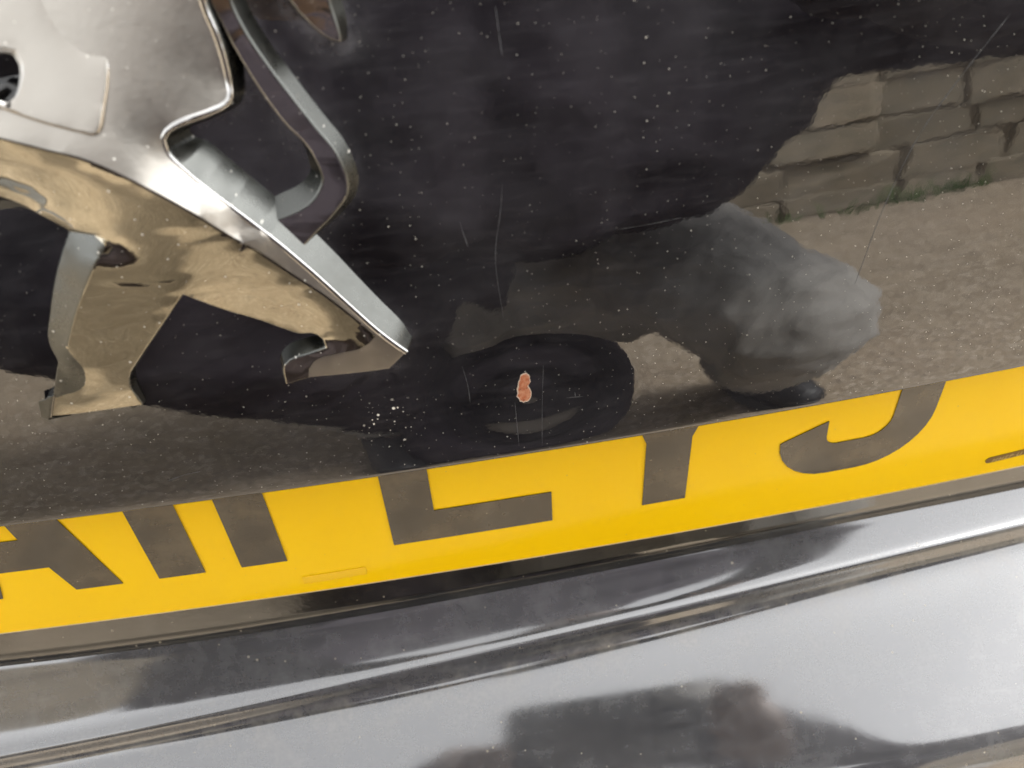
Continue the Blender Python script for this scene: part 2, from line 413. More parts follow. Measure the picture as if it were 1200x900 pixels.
def dist_poly(poly, x, y):
    best = 1e9; n = len(poly)
    for i in range(n):
        ax, ay = poly[i][0], poly[i][1]; bx, by = poly[(i + 1) % n][0], poly[(i + 1) % n][1]
        dx, dy = bx - ax, by - ay; L = dx * dx + dy * dy + 1e-9
        t = max(0, min(1, ((x - ax) * dx + (y - ay) * dy) / L))
        d = (x - ax - t * dx) ** 2 + (y - ay - t * dy) ** 2
        if d < best: best = d
    return math.sqrt(best)

def fill_facet(bm, vmap, poly, mi, step=2.6, dome=0.0):
    """triangulated facet: outline + inner points, heights relaxed between the outline's own"""
    clean = []
    for p in poly:
        if not clean or math.hypot(p[0] - clean[-1][0], p[1] - clean[-1][1]) > .05: clean.append(p)
    if math.hypot(clean[0][0] - clean[-1][0], clean[0][1] - clean[-1][1]) < .05: clean.pop()
    poly = clean; nb = len(poly)
    vs = [Vector((p[0], p[1])) for p in poly]
    xs = [p[0] for p in poly]; ys = [p[1] for p in poly]
    y = min(ys); r = 0
    while y < max(ys):
        x = min(xs) + (step / 2 if r % 2 else 0)
        while x < max(xs):
            if inside(poly, x, y) and dist_poly(poly, x, y) > step * .45: vs.append(Vector((x, y)))
            x += step
        y += step * .866; r += 1
    ed = [(i, (i + 1) % nb) for i in range(nb)]
    V, Ed, F, ov, oe, of = delaunay_2d_cdt(vs, ed, [list(range(nb))], 1, 1e-5)
    h = [0.0] * len(V); fixed = [False] * len(V)
    for i, o in enumerate(ov):
        for k in o:
            if k < nb: h[i] = poly[k][2]; fixed[i] = True
    mean = sum(p[2] for p in poly) / nb
    nbr = [set() for _ in V]
    for f in F:
        for a in range(len(f)):
            nbr[f[a]].add(f[a - 1]); nbr[f[a - 1]].add(f[a])
    for i in range(len(V)):
        if not fixed[i]: h[i] = mean
    for it in range(160):
        for i in range(len(V)):
            if not fixed[i] and nbr[i]: h[i] = sum(h[j] for j in nbr[i]) / len(nbr[i]) + dome
    ids = []
    for i, v in enumerate(V):
        key = (round(v.x, 2), round(v.y, 2))
        if key not in vmap:
            p, n = tail_pt(v.x / 1000, v.y / 1000, h[i] / 1000)
            vmap[key] = (bm.verts.new(p), v.x, v.y, h[i])
        ids.append(vmap[key][0])
    for f in F:
        vv = [ids[k] for k in f]
        if len(set(vv)) < 3: continue
        try: fc = bm.faces.new(vv)
        except ValueError: continue
        fc.material_index = mi
    bm.normal_update()
    return poly

def add_walls(bm, vmap, h0, mi, draft=.6, slopes=()):
    """flanks from the outline down to the paint; slopes = [(chain, [flank run-out per chain point])]"""
    info = {v: (x, y, h) for v, x, y, h in vmap.values()}
    be = [e for e in bm.edges if len(e.link_faces) == 1]
    out, nb = {}, {}
    for e in be:
        f = e.link_faces[0]; a, b = e.verts
        c = [info[v] for v in f.verts if v not in (a, b)][0]
        ax, ay, _ = info[a]; bx, by, _ = info[b]
        nx, ny = by - ay, ax - bx; L = math.hypot(nx, ny) + 1e-9; nx /= L; ny /= L
        if (c[0] - ax) * nx + (c[1] - ay) * ny > 0: nx, ny = -nx, -ny
        for v in (a, b): out.setdefault(v, []).append((nx, ny))
        nb.setdefault(a, []).append(b); nb.setdefault(b, []).append(a)
    vec = {}
    for v, ns in out.items():
        x, y, h = info[v]; nx = sum(q[0] for q in ns); ny = sum(q[1] for q in ns); L = math.hypot(nx, ny) + 1e-9
        d, best = draft, 1.2
        for ch, run in slopes:
            for i in range(len(ch) - 1):
                (px, py), (qx, qy) = ch[i][:2], ch[i + 1][:2]
                dx, dy = qx - px, qy - py; t = max(0, min(1, ((x - px) * dx + (y - py) * dy) / (dx * dx + dy * dy + 1e-9)))
                r = math.hypot(x - px - t * dx, y - py - t * dy)
                if r < best: best = r; d = run[i] * (1 - t) + run[i + 1] * t
        vec[v] = (nx / L * d, ny / L * d)
    if slopes:
        for it in range(14):
            nv = {}
            for v, (px, py) in vec.items():
                q = [vec[k] for k in nb[v]]
                nv[v] = (px * .5 + sum(a[0] for a in q) / len(q) * .5, py * .5 + sum(a[1] for a in q) / len(q) * .5)
            vec = nv
    low = {v: bm.verts.new(tail_pt((info[v][0] + vec[v][0]) / 1000, (info[v][1] + vec[v][1]) / 1000, h0 / 1000)[0]) for v in vec}
    for e in be:
        f = e.link_faces[0]; a, b = e.verts
        i = [v for v in f.verts]; ia = i.index(a)
        if i[(ia + 1) % 3] == b: a, b = b, a
        w = bm.faces.new((a, b, low[b], low[a])); w.material_index = mi

def finish_badge(name, bm, mats, parent, bev=.00042, seg=3, ang=24, label=None):
    bmesh.ops.recalc_face_normals(bm, faces=bm.faces)
    # normals must face out of the tailgate
    up = sum(f.normal.y * f.calc_area() for f in bm.faces if f.material_index != 2)
    if up > 0: bmesh.ops.reverse_faces(bm, faces=bm.faces)
    o = obj(name, bm, mats, parent, label)
    b = o.modifiers.new('bevel', 'BEVEL'); b.width = bev; b.segments = seg; b.limit_method = 'ANGLE'; b.angle_limit = RAD(ang); b.use_clamp_overlap = False; b.harden_normals = True
    b.loop_slide = True
    return o

# ------------------------------------------------------------------ tailgate
C = CC
R_ = lambda n: C[n][::-1]
OUT_A = C['ridge'] + C['pi'] + R_('pb') + R_('up') + R_('left')
OUT_UNION = R_('left') and (C['left'] [::-1] + C['bel'][::-1] + R_('lo') + C['ft'][::-1] + R_('legr') + R_('low') + C['nt'] + R_('pb') + R_('up'))
def emblem_dist(x, s):
    return min(dist_poly(HALO[0], x, s), dist_poly(HALO[1], x, s), dist_poly(HALO[2], x, s))
HALO = [OUT_A[::3], CHAINS['tail'], CHAINS['claw']]

xs = [-.62 + .03 * i for i in range(15)] + [-.19 + .006 * i for i in range(15)]
x = -.10
while x < .20: xs.append(x); x += .00135
xs += [.20 + .01 * i for i in range(6)] + [.27 + .04 * i for i in range(10)]
ss = []
s = .0004
while s < .062: ss.append(s); s += .0012
while s < .15: ss.append(s); s += .0020
while s < .20: ss.append(s); s += .008
while s < .52: ss.append(s); s += .035
bm = bmesh.new(); lay = bm.verts.layers.float.new('grime')
rows = []
def row_back(sv, off):
    return [bm.verts.new(tail_pt(x, sv, off)[0]) for x in xs]
# back sheet, from the top down, then the flange, the rolled lip and the outer skin
top = ss[-1]
rows.append(row_back(top, -.0032)); rows.append(row_back(.3, -.0032)); rows.append(row_back(.1, -.0032)); rows.append(row_back(.03, -.0032)); rows.append(row_back(.003, -.0032))
LR = .0013
for deg in list(range(-90, 5, 12)):
    r = []
    for x in xs:
        y, z, e = prof(0); a = RAD(deg); y += KX * (x - X0) ** 2; dd = dent(x, 0) * .6
        r.append(bm.verts.new((x, y + LR * math.cos(e) - LR * math.cos(a) + dd, z - LR * math.sin(e) + LR * math.sin(a))))
    if deg == -90:
        rows.append([bm.verts.new((v.co.x, v.co.y + .0014, v.co.z + .0001)) for v in r])
    rows.append(r)
for s in ss:
    r = []
    for x in xs:
        v = bm.verts.new(tail_pt(x, s, -dent(x, s) * (1 if s > .006 else .6 + .4 * s / .006) if 0 < x < .1 and s < .1 else 0)[0])
        if s < .16 and -.02 < x < .03 and s > .03:
            X, S = x * 1000, s * 1000
            d = min(dist_poly(HALO[0], X, S), dist_poly(HALO[1], X, S) + 1.0, dist_poly(HALO[2], X, S) - .4)
            v[lay] = math.exp(-(max(d, 0) / 2.6) ** 1.4)
        r.append(v)
    rows.append(r)
for a, b in zip(rows[:-1], rows[1:]):
    for i in range(len(xs) - 1): bm.faces.new((a[i], a[i + 1], b[i + 1], b[i]))
for i in range(len(xs) - 1): bm.faces.new((rows[-1][i], rows[-1][i + 1], rows[0][i + 1], rows[0][i]))
bmesh.ops.recalc_face_normals(bm, faces=bm.faces)
tailgate = obj('tailgate', bm, M['paint'], car, 'glossy black tailgate panel with a round dent above its lower edge')

# ------------------------------------------------------------------ lion badge
RIM_SIDE = -1
bm = bmesh.new(); vm = {}
fill_facet(bm, vm, OUT_A, 0)
A_FACE = C['ridge'] + C['pi'][:-2][:] + [C['nt'][0]] + C['low'] + C['legr'] + [C['ft'][0], C['fx'][0]] + C['fi'] + [C['lo'][-1]] + C['bel']
npi = len(C['pi'])
# where the toe facet leaves the paw's inner edge
k3 = min(range(npi), key=lambda i: math.hypot(C['pi'][i][0] - CHAINS['pi'][2][0], C['pi'][i][1] - CHAINS['pi'][2][1]))
A_FACE = C['ridge'] + C['pi'][:k3 + 1] + C['nt'][:1] + C['low'] + C['legr'] + [C['ft'][0], C['fx'][0]] + C['fi'] + [C['lo'][-1]] + C['bel']
fill_facet(bm, vm, A_FACE, 1)
TOE = C['pi'][k3:] + [C['pb'][-1]] + R_('nt')
fill_facet(bm, vm, TOE, 1)
LEG = C['fi'] + R_('lo') + [C['ft'][3], C['ft'][2], C['ft'][1], C['fx'][0]]
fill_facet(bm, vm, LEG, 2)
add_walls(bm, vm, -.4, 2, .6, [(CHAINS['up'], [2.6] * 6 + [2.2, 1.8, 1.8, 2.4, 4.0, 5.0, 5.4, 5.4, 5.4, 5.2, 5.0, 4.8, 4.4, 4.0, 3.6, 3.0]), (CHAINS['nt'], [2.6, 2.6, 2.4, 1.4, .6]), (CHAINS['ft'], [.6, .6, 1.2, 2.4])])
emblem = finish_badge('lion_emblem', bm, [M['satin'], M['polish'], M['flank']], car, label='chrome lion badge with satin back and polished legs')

def plate_piece(name, key, mats, h0, dome=.0, bev=.0005, label=None, run=None):
    bm = bmesh.new(); vm = {}
    fill_facet(bm, vm, C[key], 0, 2.2, dome)
    add_walls(bm, vm, h0, 1, .6, [(CHAINS[key], run)] if run else ())
    return finish_badge(name, bm, mats, emblem, bev, 3, 30, label)
plate_piece('raised_plate', 'hp', [M['satin'], M['bright']], 2.5, .012, .0008)
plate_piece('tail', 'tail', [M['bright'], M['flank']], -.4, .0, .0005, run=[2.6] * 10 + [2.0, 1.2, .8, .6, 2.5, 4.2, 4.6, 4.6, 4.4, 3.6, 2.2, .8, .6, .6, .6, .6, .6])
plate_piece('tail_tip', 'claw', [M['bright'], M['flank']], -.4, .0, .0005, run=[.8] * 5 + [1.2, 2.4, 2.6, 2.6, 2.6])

# polished rim along the back of the badge: a flat bead between the satin back and its flank
bm = bmesh.new(); cu = C['up']; L = []
for i, p in enumerate(cu):
    a = cu[max(0, i - 2)]; b = cu[min(len(cu) - 1, i + 2)]; dx, dy = b[0] - a[0], b[1] - a[1]; l = math.hypot(dx, dy) + 1e-9
    nx, ny = -dy / l, dx / l                        # one side of the line; the flank lies on the other
    q = []
    for o_, dh in ((-.05, -.5), (-.05, .10), (.30, .34), (1.05, .34), (1.35, -.2)):
        sg = RIM_SIDE * o_
        q.append(bm.verts.new(tail_pt((p[0] + nx * sg) / 1000, (p[1] + ny * sg) / 1000, (p[2] + dh) / 1000)[0]))
    L.append(q)
for a, b in zip(L[:-1], L[1:]):
    for k in range(4): bm.faces.new((a[k], b[k], b[k + 1], a[k + 1]))
bmesh.ops.recalc_face_normals(bm, faces=bm.faces)
if sum(f.normal.y for f in bm.faces) > 0: bmesh.ops.reverse_faces(bm, faces=bm.faces)
obj('rim', bm, M['bright'], emblem)

# ------------------------------------------------------------------ chip and scratches in the tailgate paint
CHIP = [(41.71, 25.09), (43.02, 25.37), (43.8, 24.18), (43.71, 22.6), (43.19, 21.36), (43.94, 19.33), (43.61, 17.47), (42.24, 16.63), (40.96, 17.15), (40.42, 18.9), (40.78, 21.0), (41.14, 23.08)]
def patch(name, pts, grow, h, mat, label=None):
    cx = sum(p[0] for p in pts) / len(pts); cy = sum(p[1] for p in pts) / len(pts)
    pp = catmull([(p[0], p[1], 0) for p in pts], closed=True); rnd = random.Random(5)
    pp = [tuple(a + (b - a) * q / 3 for a, b in zip(pp[i], pp[(i + 1) % len(pp)])) for i in range(len(pp)) for q in range(3)]
    out = []
    for p in pp:
        d = math.hypot(p[0] - cx, p[1] - cy); k = grow + rnd.uniform(-.17, .17) + .16 * math.sin(p[1] * 3.1 + 1) * math.cos(p[0] * 2.3)
        out.append((p[0] + (p[0] - cx) / d * k, p[1] + (p[1] - cy) / d * k))
    bm = bmesh.new(); lo = []; hi = []
    for p in out:
        x, s = p[0] / 1000, p[1] / 1000; d = dent(x, s)
        hi.append(bm.verts.new(tail_pt(x, s, h - d)[0])); lo.append(bm.verts.new(tail_pt(x, s, -d - .0002)[0]))
    n = len(hi); c = bm.verts.new(tail_pt(cx / 1000, cy / 1000, h - dent(cx / 1000, cy / 1000))[0])
    for i in range(n):
        bm.faces.new((hi[i], hi[(i + 1) % n], c)); bm.faces.new((lo[i], lo[(i + 1) % n], hi[(i + 1) % n], hi[i]))
    bmesh.ops.recalc_face_normals(bm, faces=bm.faces)
    return obj(name, bm, mat, tailgate, label, smooth=False)
patch('flaked_rim', CHIP, .28, .00006, M['chiprim'])
patch('paint_chip', CHIP, -.05, .00010, M['chip'], 'small orange patch of bare primer in the dent')
def scratch(pts, w):
    bm = bmesh.new(); pp = catmull([(p[0], p[1], 0) for p in pts]); L = []
    rnd = random.Random(len(pts) * 7 + int(pts[0][0]))
    for i, p in enumerate(pp):
        a = pp[max(0, i - 1)]; b = pp[min(len(pp) - 1, i + 1)]
        dx, dy = b[0] - a[0], b[1] - a[1]; l = math.hypot(dx, dy) + 1e-9; k = w * (.3 + .9 * rnd.random()) * (.2 if i in (0, len(pp) - 1) else 1)
        q = []
        for sg in (-1, 1):
            x = (p[0] - dy / l * k * sg) / 1000; s = (p[1] + dx / l * k * sg) / 1000
            q.append(bm.verts.new(tail_pt(x, s, .00004 - (dent(x, s) if s < .1 else 0))[0]))
        L.append(q)
    for a, b in zip(L[:-1], L[1:]): bm.faces.new((a[0], a[1], b[1], b[0]))
    return obj('scratch', bm, M['scratch'], tailgate)
for pts, w in (([(155.2, 98), (146.3, 86.6), (138.1, 74.4), (132.1, 58.9), (127, 37)], .075), ([(41.2, 76.5), (40.3, 70.7), (38.2, 60.7), (38.6, 42.8)], .05),
               ([(31, 69), (31.5, 66), (32.2, 62.6)], .09), ([(47.5, 27.7), (46.6, 15.8), (45.7, 1.4)], .05), ([(39.6, 17.1), (39.6, 9), (39.6, 2.6)], .06),
               ([(27.4, 31.3), (28.2, 24.7), (28.3, 19.3)], .06), ([(43.1, 112.9), (43.4, 106.4), (43.6, 103.1)], .08), ([(52.8, 16), (54.6, 15.9), (57.2, 15.7)], .11),
               ([(55.1, 17.5), (55.2, 16.6), (55.2, 15.8)], .09), ([(65.9, 61.8), (73.9, 62), (81.9, 62.5)], .05), ([(-50.2, 8.1), (-45.6, 9.4), (-41.2, 9.8)], .09)):
    scratch(pts, w)

# ------------------------------------------------------------------ number plate
def plate_y(x): return KX * .82 * (x - X0) ** 2
PX0, PX1, PZ0, PZ1 = -.211, .250, ZP - .0200, ZP + .079 + .013
bm = bmesh.new()
n = 80; prof_p = [(0.0030, PZ0), (.0008, PZ0), (.0004, PZ0 + .0006), (0, PZ0 + .0017), (0, PZ1), (.003, PZ1)]
L = []
for i in range(n + 1):
    x = PX0 + (PX1 - PX0) * i / n
    L.append([bm.verts.new((x, plate_y(x) + dy, z)) for dy, z in prof_p])
for a, b in zip(L[:-1], L[1:]):
    for k in range(len(prof_p) - 1):
        f = bm.faces.new((a[k], b[k], b[k + 1], a[k + 1])); f.material_index = 1 if k < 3 else 0
bm.faces.new(L[0]); bm.faces.new(L[-1][::-1])
bmesh.ops.recalc_face_normals(bm, faces=bm.faces)
plate = obj('number_plate', bm, [M['yellow'], M['edge']], car, 'yellow rear number plate half hidden by the tailgate edge', smooth=False)

def flat_shape(name, poly, mat, parent, lift=.00035, th=.0002, label=None):
    """printed shape on the plate; poly in mm from the foot of the L"""
    pp = [Vector((p[0], p[1])) for p in poly]
    # split long edges so that the shape can follow the bowed plate
    dense = []
    for i in range(len(pp)):
        a, b = pp[i], pp[(i + 1) % len(pp)]; k = max(1, int((b - a).length / 6))
        for q in range(k): dense.append(a.lerp(b, q / k))
    bm = bmesh.new(); nb = len(dense)
    V, Ed, F, _, _, _ = delaunay_2d_cdt(dense, [(i, (i + 1) % nb) for i in range(nb)], [list(range(nb))], 1, 1e-5)
    vs = []
    for v in V:
        x = v.x / 1000; vs.append(bm.verts.new((x, plate_y(x) - lift, ZP + v.y / 1000)))
    for f in F: bm.faces.new([vs[k] for k in f])
    bmesh.ops.recalc_face_normals(bm, faces=bm.faces)
    if sum(f.normal.y for f in bm.faces) > 0: bmesh.ops.reverse_faces(bm, faces=bm.faces)
    be = [e for e in bm.edges if e.is_boundary]
    r = bmesh.ops.extrude_edge_only(bm, edges=be)
    for v in r['geom']:
        if isinstance(v, bmesh.types.BMVert): v.co.y += lift - .0001
    bmesh.ops.recalc_face_normals(bm, faces=bm.faces)
    return obj(name, bm, mat, parent, label, smooth=False)
def arc(cx, cy, r, a0, a1, n=10): return [(cx + r * math.cos(RAD(a0 + (a1 - a0) * i / n)), cy + r * math.sin(RAD(a0 + (a1 - a0) * i / n))) for i in range(n + 1)]
# letter A as outline with its bar (the counter is cut by a seam at the left of the bar)
flat_shape('letter', [(-133, 0), (-119, 0), (-115.2, 13), (-100.8, 13), (-97, 0), (-83, 0), (-101, 79), (-115, 79)][:2] + [(-115.6, 12.5), (-100.4, 12.5), (-97, 0), (-83, 0), (-100, 79), (-108, 79), (-108, 62), (-103.6, 26.5), (-112.4, 26.5), (-108.02, 62), (-108.02, 79), (-116, 79)], M['letter'], plate)
for x in (-72, -47): flat_shape('digit', [(x, 0), (x + 14, 0), (x + 14, 79), (x, 79)], M['letter'], plate)
flat_shape('letter', [(0, 0), (50, 0), (50, 14), (14, 14), (14, 79), (0, 79)], M['letter'], plate)
flat_shape('letter', [(79, 0), (93, 0), (93, 29), (111, 79), (96, 79), (86, 47), (76, 79), (61, 79), (79, 29)], M['letter'], plate)
flat_shape('letter', [(158, 79), (158, 22)] + arc(150, 22, 8, 0, -90, 6) + arc(141, 18, 4, -90, -180, 4) + [(136.5, 25)] + [(122.5, 18.5)] + arc(140, 18, 18, 180, 270, 7) + arc(150, 22, 22, -90, 0, 9) + [(172, 79)], M['letter'], plate)
# small printed marks along the lower edge
mk = flat_shape('maker_mark', arc(200.8, -11.0, 1.4, 90, 270, 8) + arc(224, -9.6, 1.4, -90, 90, 8), M['mark'], plate, .0003)
def print_text(body, x, z, size, mat, parent, lift, shear=.25):
    cu = bpy.data.curves.new('print', 'FONT'); cu.body = body; cu.size = size; cu.shear = shear; cu.space_character = 1.25
    o = bpy.data.objects.new('print', cu); COL.objects.link(o)
    dg = bpy.context.evaluated_depsgraph_get(); me = bpy.data.meshes.new_from_object(o.evaluated_get(dg))
    bpy.data.objects.remove(o)
    for v in me.vertices:
        X = x + v.co.x; v.co = Vector((X, plate_y(X) - lift, z + v.co.y + .06 * v.co.x))
    me.name = 'print'
    return link('print', me, mat, parent, smooth=False)
print_text('HHEP·U', .2016, ZP - .0120, .0026, M['marktext'], plate, .00045)
fr = [(-30.5, -13.3), (-10.5, -13.0), (-10.5, -9.2), (-30.5, -9.6)]
flat_shape('faint_mark', fr, M['faint'], plate, .00026)

# ------------------------------------------------------------------ bumper with plate recess
def lerp_tab(x, tab):
    if x <= tab[0][0]: return tab[0][1] + (x - tab[0][0]) * (tab[1][1] - tab[0][1]) / (tab[1][0] - tab[0][0])
    for (a, va), (b, vb) in zip(tab[:-1], tab[1:]):
        if x <= b:
            t = (x - a) / (b - a); return va + (vb - va) * t
    return tab[-1][1] + (x - tab[-1][0]) * (tab[-1][1] - tab[-2][1]) / (tab[-1][0] - tab[-2][0])
SB = [(-.3, .5128), (-.14, .5131), (-.054, .5140), (.036, .5175), (.097, .5195), (.16, .5203), (.229, .5175), (.4, .512)]
ST = [(-.3, -.0100), (-.142, -.0093), (-.056, -.0111), (.0328, -.0088), (.0937, -.0067), (.157, -.0033), (.2245, .0020), (.4, .016)]
SZ = [(-.3, .488), (-.142, .4895), (-.056, .4985), (.0328, .505), (.0937, .5085), (.157, .512), (.2245, .512), (.4, .510)]
RO = [(-.3, -.030), (-.145, -.0390), (.026, -.0515), (.084, -.0560), (.142, -.0570), (.20, -.0535), (.4, -.042)]
def ry(x): return .0042 + KX * (x - X0) ** 2
bm = bmesh.new(); lay = bm.verts.layers.float.new('grime'); L = []
xs2 = [-.5 + .04 * i for i in range(8)] + [-.19 + .004 * i for i in range(112)] + [.26 + .04 * i for i in range(8)]
rec = bmesh.new(); RL = []
def smooth_tab(x, tab): return sum(lerp_tab(x + d, tab) for d in (-.03, -.02, -.01, 0, .01, .02, .03)) / 7
for x in xs2:
    sb = smooth_tab(x, SB); yr = ry(x); st = smooth_tab(x, ST); sz = smooth_tab(x, SZ); ro = smooth_tab(x, RO)
    # the panel behind the plate leans back, its foot meets the ledge
    RL.append([rec.verts.new((x, yr + dy, z)) for dy, z in ((.022, .600), (.0105, .5505), (.0022, sb + .006), (.0004, sb + .0012), (.0012, sb - .0006), (.010, sb - .001))])
    P = [(yr + .004, sb + .0036, 0), (yr + .0012, sb + .0010, 0)]
    # hollow ledge: steep at its root, almost level at the crest
    W, H = yr - st, sb - sz; z0, y0 = sb, yr; es = (36, 40, 42, 43, 44, 46, 48, 56, 74)
    fr = (.05, .07, .10, .12, .14, .15, .14, .13, .10); dr = [f / math.tan(RAD(e)) for f, e in zip(fr, es)]; kz = H / sum(dr)
    for q in range(9):
        y0 -= W * fr[q]; z0 -= dr[q] * kz
        P.append((y0, z0, 0 if q < 7 else .12))
    # crest, drop and second hollow
    P += [(st - .0006, sz - .0004, .1), (st - .0013, sz - .0014, .15), (st - .0019, sz - .0032, .2), (st - .0027, sz - .0056, .6), (st - .0042, sz - .0076, 1.0), (st - .0064, sz - .0090, .8)]
    y6, z6 = st - .0064, sz - .0090
    # broad ledge, nearly flat and tilted back, then a tight roll down the face
    yb = min(ro, y6 - .010); y, z = y6, z6
    nst = 8; dy = (y6 - yb) / nst
    for q in range(nst):
        e = (68, 66.5, 65, 64.4, 64, 63.6, 63.2, 62.8)[q] - max(0, min(1.6, (x - .03) * 20))
        y -= dy; z -= dy / math.tan(RAD(e)); P.append((y, z, max(.0, .45 - .12 * q)))
    Rb = .024
    e0 = 62
    for e in (56, 50, 44, 37, 30, 22, 12, 0):
        P.append((y + Rb * (math.cos(RAD(e0)) - math.cos(RAD(e))), z - Rb * (math.sin(RAD(e0)) - math.sin(RAD(e))), 0))
    P.append((P[-1][0], P[-1][1] - .10, 0)); P.append((P[-1][0] + .05, P[-1][1] - .03, 0))
    r = []
    for y, z, gz in P:
        v = bm.verts.new((x, y, z)); v[lay] = gz; r.append(v)
    L.append(r)
for a, b in zip(L[:-1], L[1:]):
    for k in range(len(a) - 1): bm.faces.new((a[k], b[k], b[k + 1], a[k + 1]))
bmesh.ops.recalc_face_normals(bm, faces=bm.faces)
if sum(f.normal.z for f in bm.faces) < 0: bmesh.ops.reverse_faces(bm, faces=bm.faces)
bumper = obj('bumper', bm, M['bumper'], car, 'dusty black rear bumper with a stepped ledge')
sd = bumper.modifiers.new('sub', 'SUBSURF'); sd.levels = 2; sd.render_levels = 2
for a, b in zip(RL[:-1], RL[1:]):
    for k in range(len(a) - 1): rec.faces.new((a[k], b[k], b[k + 1], a[k + 1]))
bmesh.ops.recalc_face_normals(rec, faces=rec.faces)
if sum(f.normal.y for f in rec.faces) > 0: bmesh.ops.reverse_faces(rec, faces=rec.faces)
obj('plate_recess', rec, M['recess'], car, 'glossy black panel behind the number plate')

# ================================================================== STONE WALL behind the photographer (seen in the paint)
wall = thing(empty('stone_wall', (0, -2.30, 0)), 'weathered roadside stone wall behind the photographer, mirrored at the top right of the black paint', 'wall')
bm = bmesh.new(); bmesh.ops.create_cube(bm, size=1, matrix=Matrix.Translation((1.2, -.172, .60)) @ Matrix.Diagonal((7.2, .36, 1.2, 1)))
obj('wall_core', bm, M['mortar'], wall)
rnd = random.Random(11)
def stone_mesh(i):
    bm = bmesh.new(); bmesh.ops.create_cube(bm, size=1)
    bmesh.ops.bevel(bm, geom=bm.edges[:], offset=.06, segments=1, affect='EDGES')
    for v in bm.verts: v.co += Vector([rnd.uniform(-.06, .06) for _ in range(3)])
    me = bpy.data.meshes.new('stone'); bm.to_mesh(me); bm.free(); me.materials.append(M['stone']); return me
SM = [stone_mesh(i) for i in range(9)]
z = 0.0
while z < 1.22:
    hh = rnd.uniform(.09, .17); x = -2.4 + rnd.uniform(-.2, 0)
    while x < 4.8:
        w = rnd.uniform(.16, .50)
        o = bpy.data.objects.new('stone', SM[rnd.randrange(9)]); COL.objects.link(o); o.parent = wall
        o.location = (x + w / 2, -.10 + rnd.uniform(-.012, .014), z + hh / 2); o.scale = (w - .004, .26, hh - .004)
        o.rotation_euler = (rnd.uniform(-.03, .03), rnd.uniform(-.025, .025), rnd.uniform(-.03, .03))
        x += w
    z += hh
# tufts of grass along its foot
bm = bmesh.new()
for k in range(20):
    cx = rnd.choice((1.25, 1.32, 2.6, -.9, 1.9, 3.4)) + rnd.gauss(0, .22); n = rnd.randint(5, 24); cy = -2.30 + rnd.uniform(.03, .10)
    for j in range(n):
        a = rnd.uniform(0, 6.28); r = rnd.uniform(0, .07); h = rnd.uniform(.03, .11); l = rnd.uniform(.01, .06)
        x, y = cx + r * 1.8 * math.cos(a), cy + r * .5 * math.sin(a)
        dx, dy = math.cos(a) * l, math.sin(a) * l
        v = [bm.verts.new(q) for q in ((x - .004, y, 0), (x + .004, y + .002, 0), (x + dx * .5 + .003, y + dy * .5, h * .65), (x + dx * .5 - .003, y + dy * .5, h * .65), (x + dx, y + dy, h))]
        bm.faces.new(v[:4]); bm.faces.new((v[3], v[2], v[4]))
gr = obj('grass', bm, M['grassm'], None, smooth=False); gr['kind'] = 'stuff'

# ================================================================== PHOTOGRAPHER (squats behind the car, seen mirrored)
def caps_bm(bm, p0, p1, r0, r1, seg=14):
    p0, p1 = Vector(p0), Vector(p1); d = p1 - p0; L = d.length
    q = d.to_track_quat('Z', 'Y').to_matrix().to_4x4() if L > 1e-6 else Matrix()
    rings = []
    for ph, r, c in [(a, r0, 0) for a in (-90, -60, -30, 0)] + [(a, r1, L) for a in (0, 30, 60, 90)]:
        zc = c + r * math.sin(RAD(ph)); rr = max(r * math.cos(RAD(ph)), r * .02)
        rings.append([bm.verts.new(Matrix.Translation(p0) @ q @ Vector((rr * math.cos(6.28318 * k / seg), rr * math.sin(6.28318 * k / seg), zc))) for k in range(seg)])
    for a, b in zip(rings[:-1], rings[1:]):
        for k in range(seg): bm.faces.new((a[k], a[(k + 1) % seg], b[(k + 1) % seg], b[k]))
    bm.faces.new(rings[0][::-1]); bm.faces.new(rings[-1])
def ell_bm(bm, c, r, rot=None, seg=20):
    mt = Matrix.Translation(Vector(c)) @ (rot.to_4x4() if rot else Matrix()) @ Matrix.Diagonal((*r, 1))
    bmesh.ops.create_uvsphere(bm, u_segments=seg, v_segments=seg // 2, radius=1, matrix=mt)
def fused(name, bm, voxel, mat, parent, smooth=6, fold=0.0, fs=7.0, label=None):
    """fuse the overlapping volumes into one continuous skin"""
    me = bpy.data.meshes.new(name); bm.to_mesh(me); bm.free()
    o = bpy.data.objects.new(name, me); COL.objects.link(o)
    r = o.modifiers.new('r', 'REMESH'); r.mode = 'VOXEL'; r.voxel_size = voxel
    sm = o.modifiers.new('s', 'SMOOTH'); sm.factor = .5; sm.iterations = smooth
    dg = bpy.context.evaluated_depsgraph_get(); dg.update()
    me2 = bpy.data.meshes.new_from_object(o.evaluated_get(dg)); bpy.data.objects.remove(o); bpy.data.meshes.remove(me)
    if fold:
        nn = [v.normal.copy() for v in me2.vertices]
        for v, nv in zip(me2.vertices, nn):
            p = v.co * fs
            q = Vector((p.x * .8 + p.z * .5, p.y * .9, p.z * 1.9 - p.x * .6)); q += Vector((noise.noise(p * .5), noise.noise(p * .5 + Vector((9, 0, 0))), 0)) * .9
            w = abs(noise.noise(q)); w2 = abs(noise.noise(q * 2.1 + Vector((3, 7, 1))))
            v.co += nv * fold * (.55 - min(1, w * 2.4) - .4 * min(1, w2 * 2.2))
    me2.name = name
    o = bpy.data.objects.new(name, me2); COL.objects.link(o); me2.materials.clear(); me2.materials.append(mat)
    me2.polygons.foreach_set('use_smooth', [True] * len(me2.polygons)); o.parent = parent
    if label: o['label'] = label
    return o

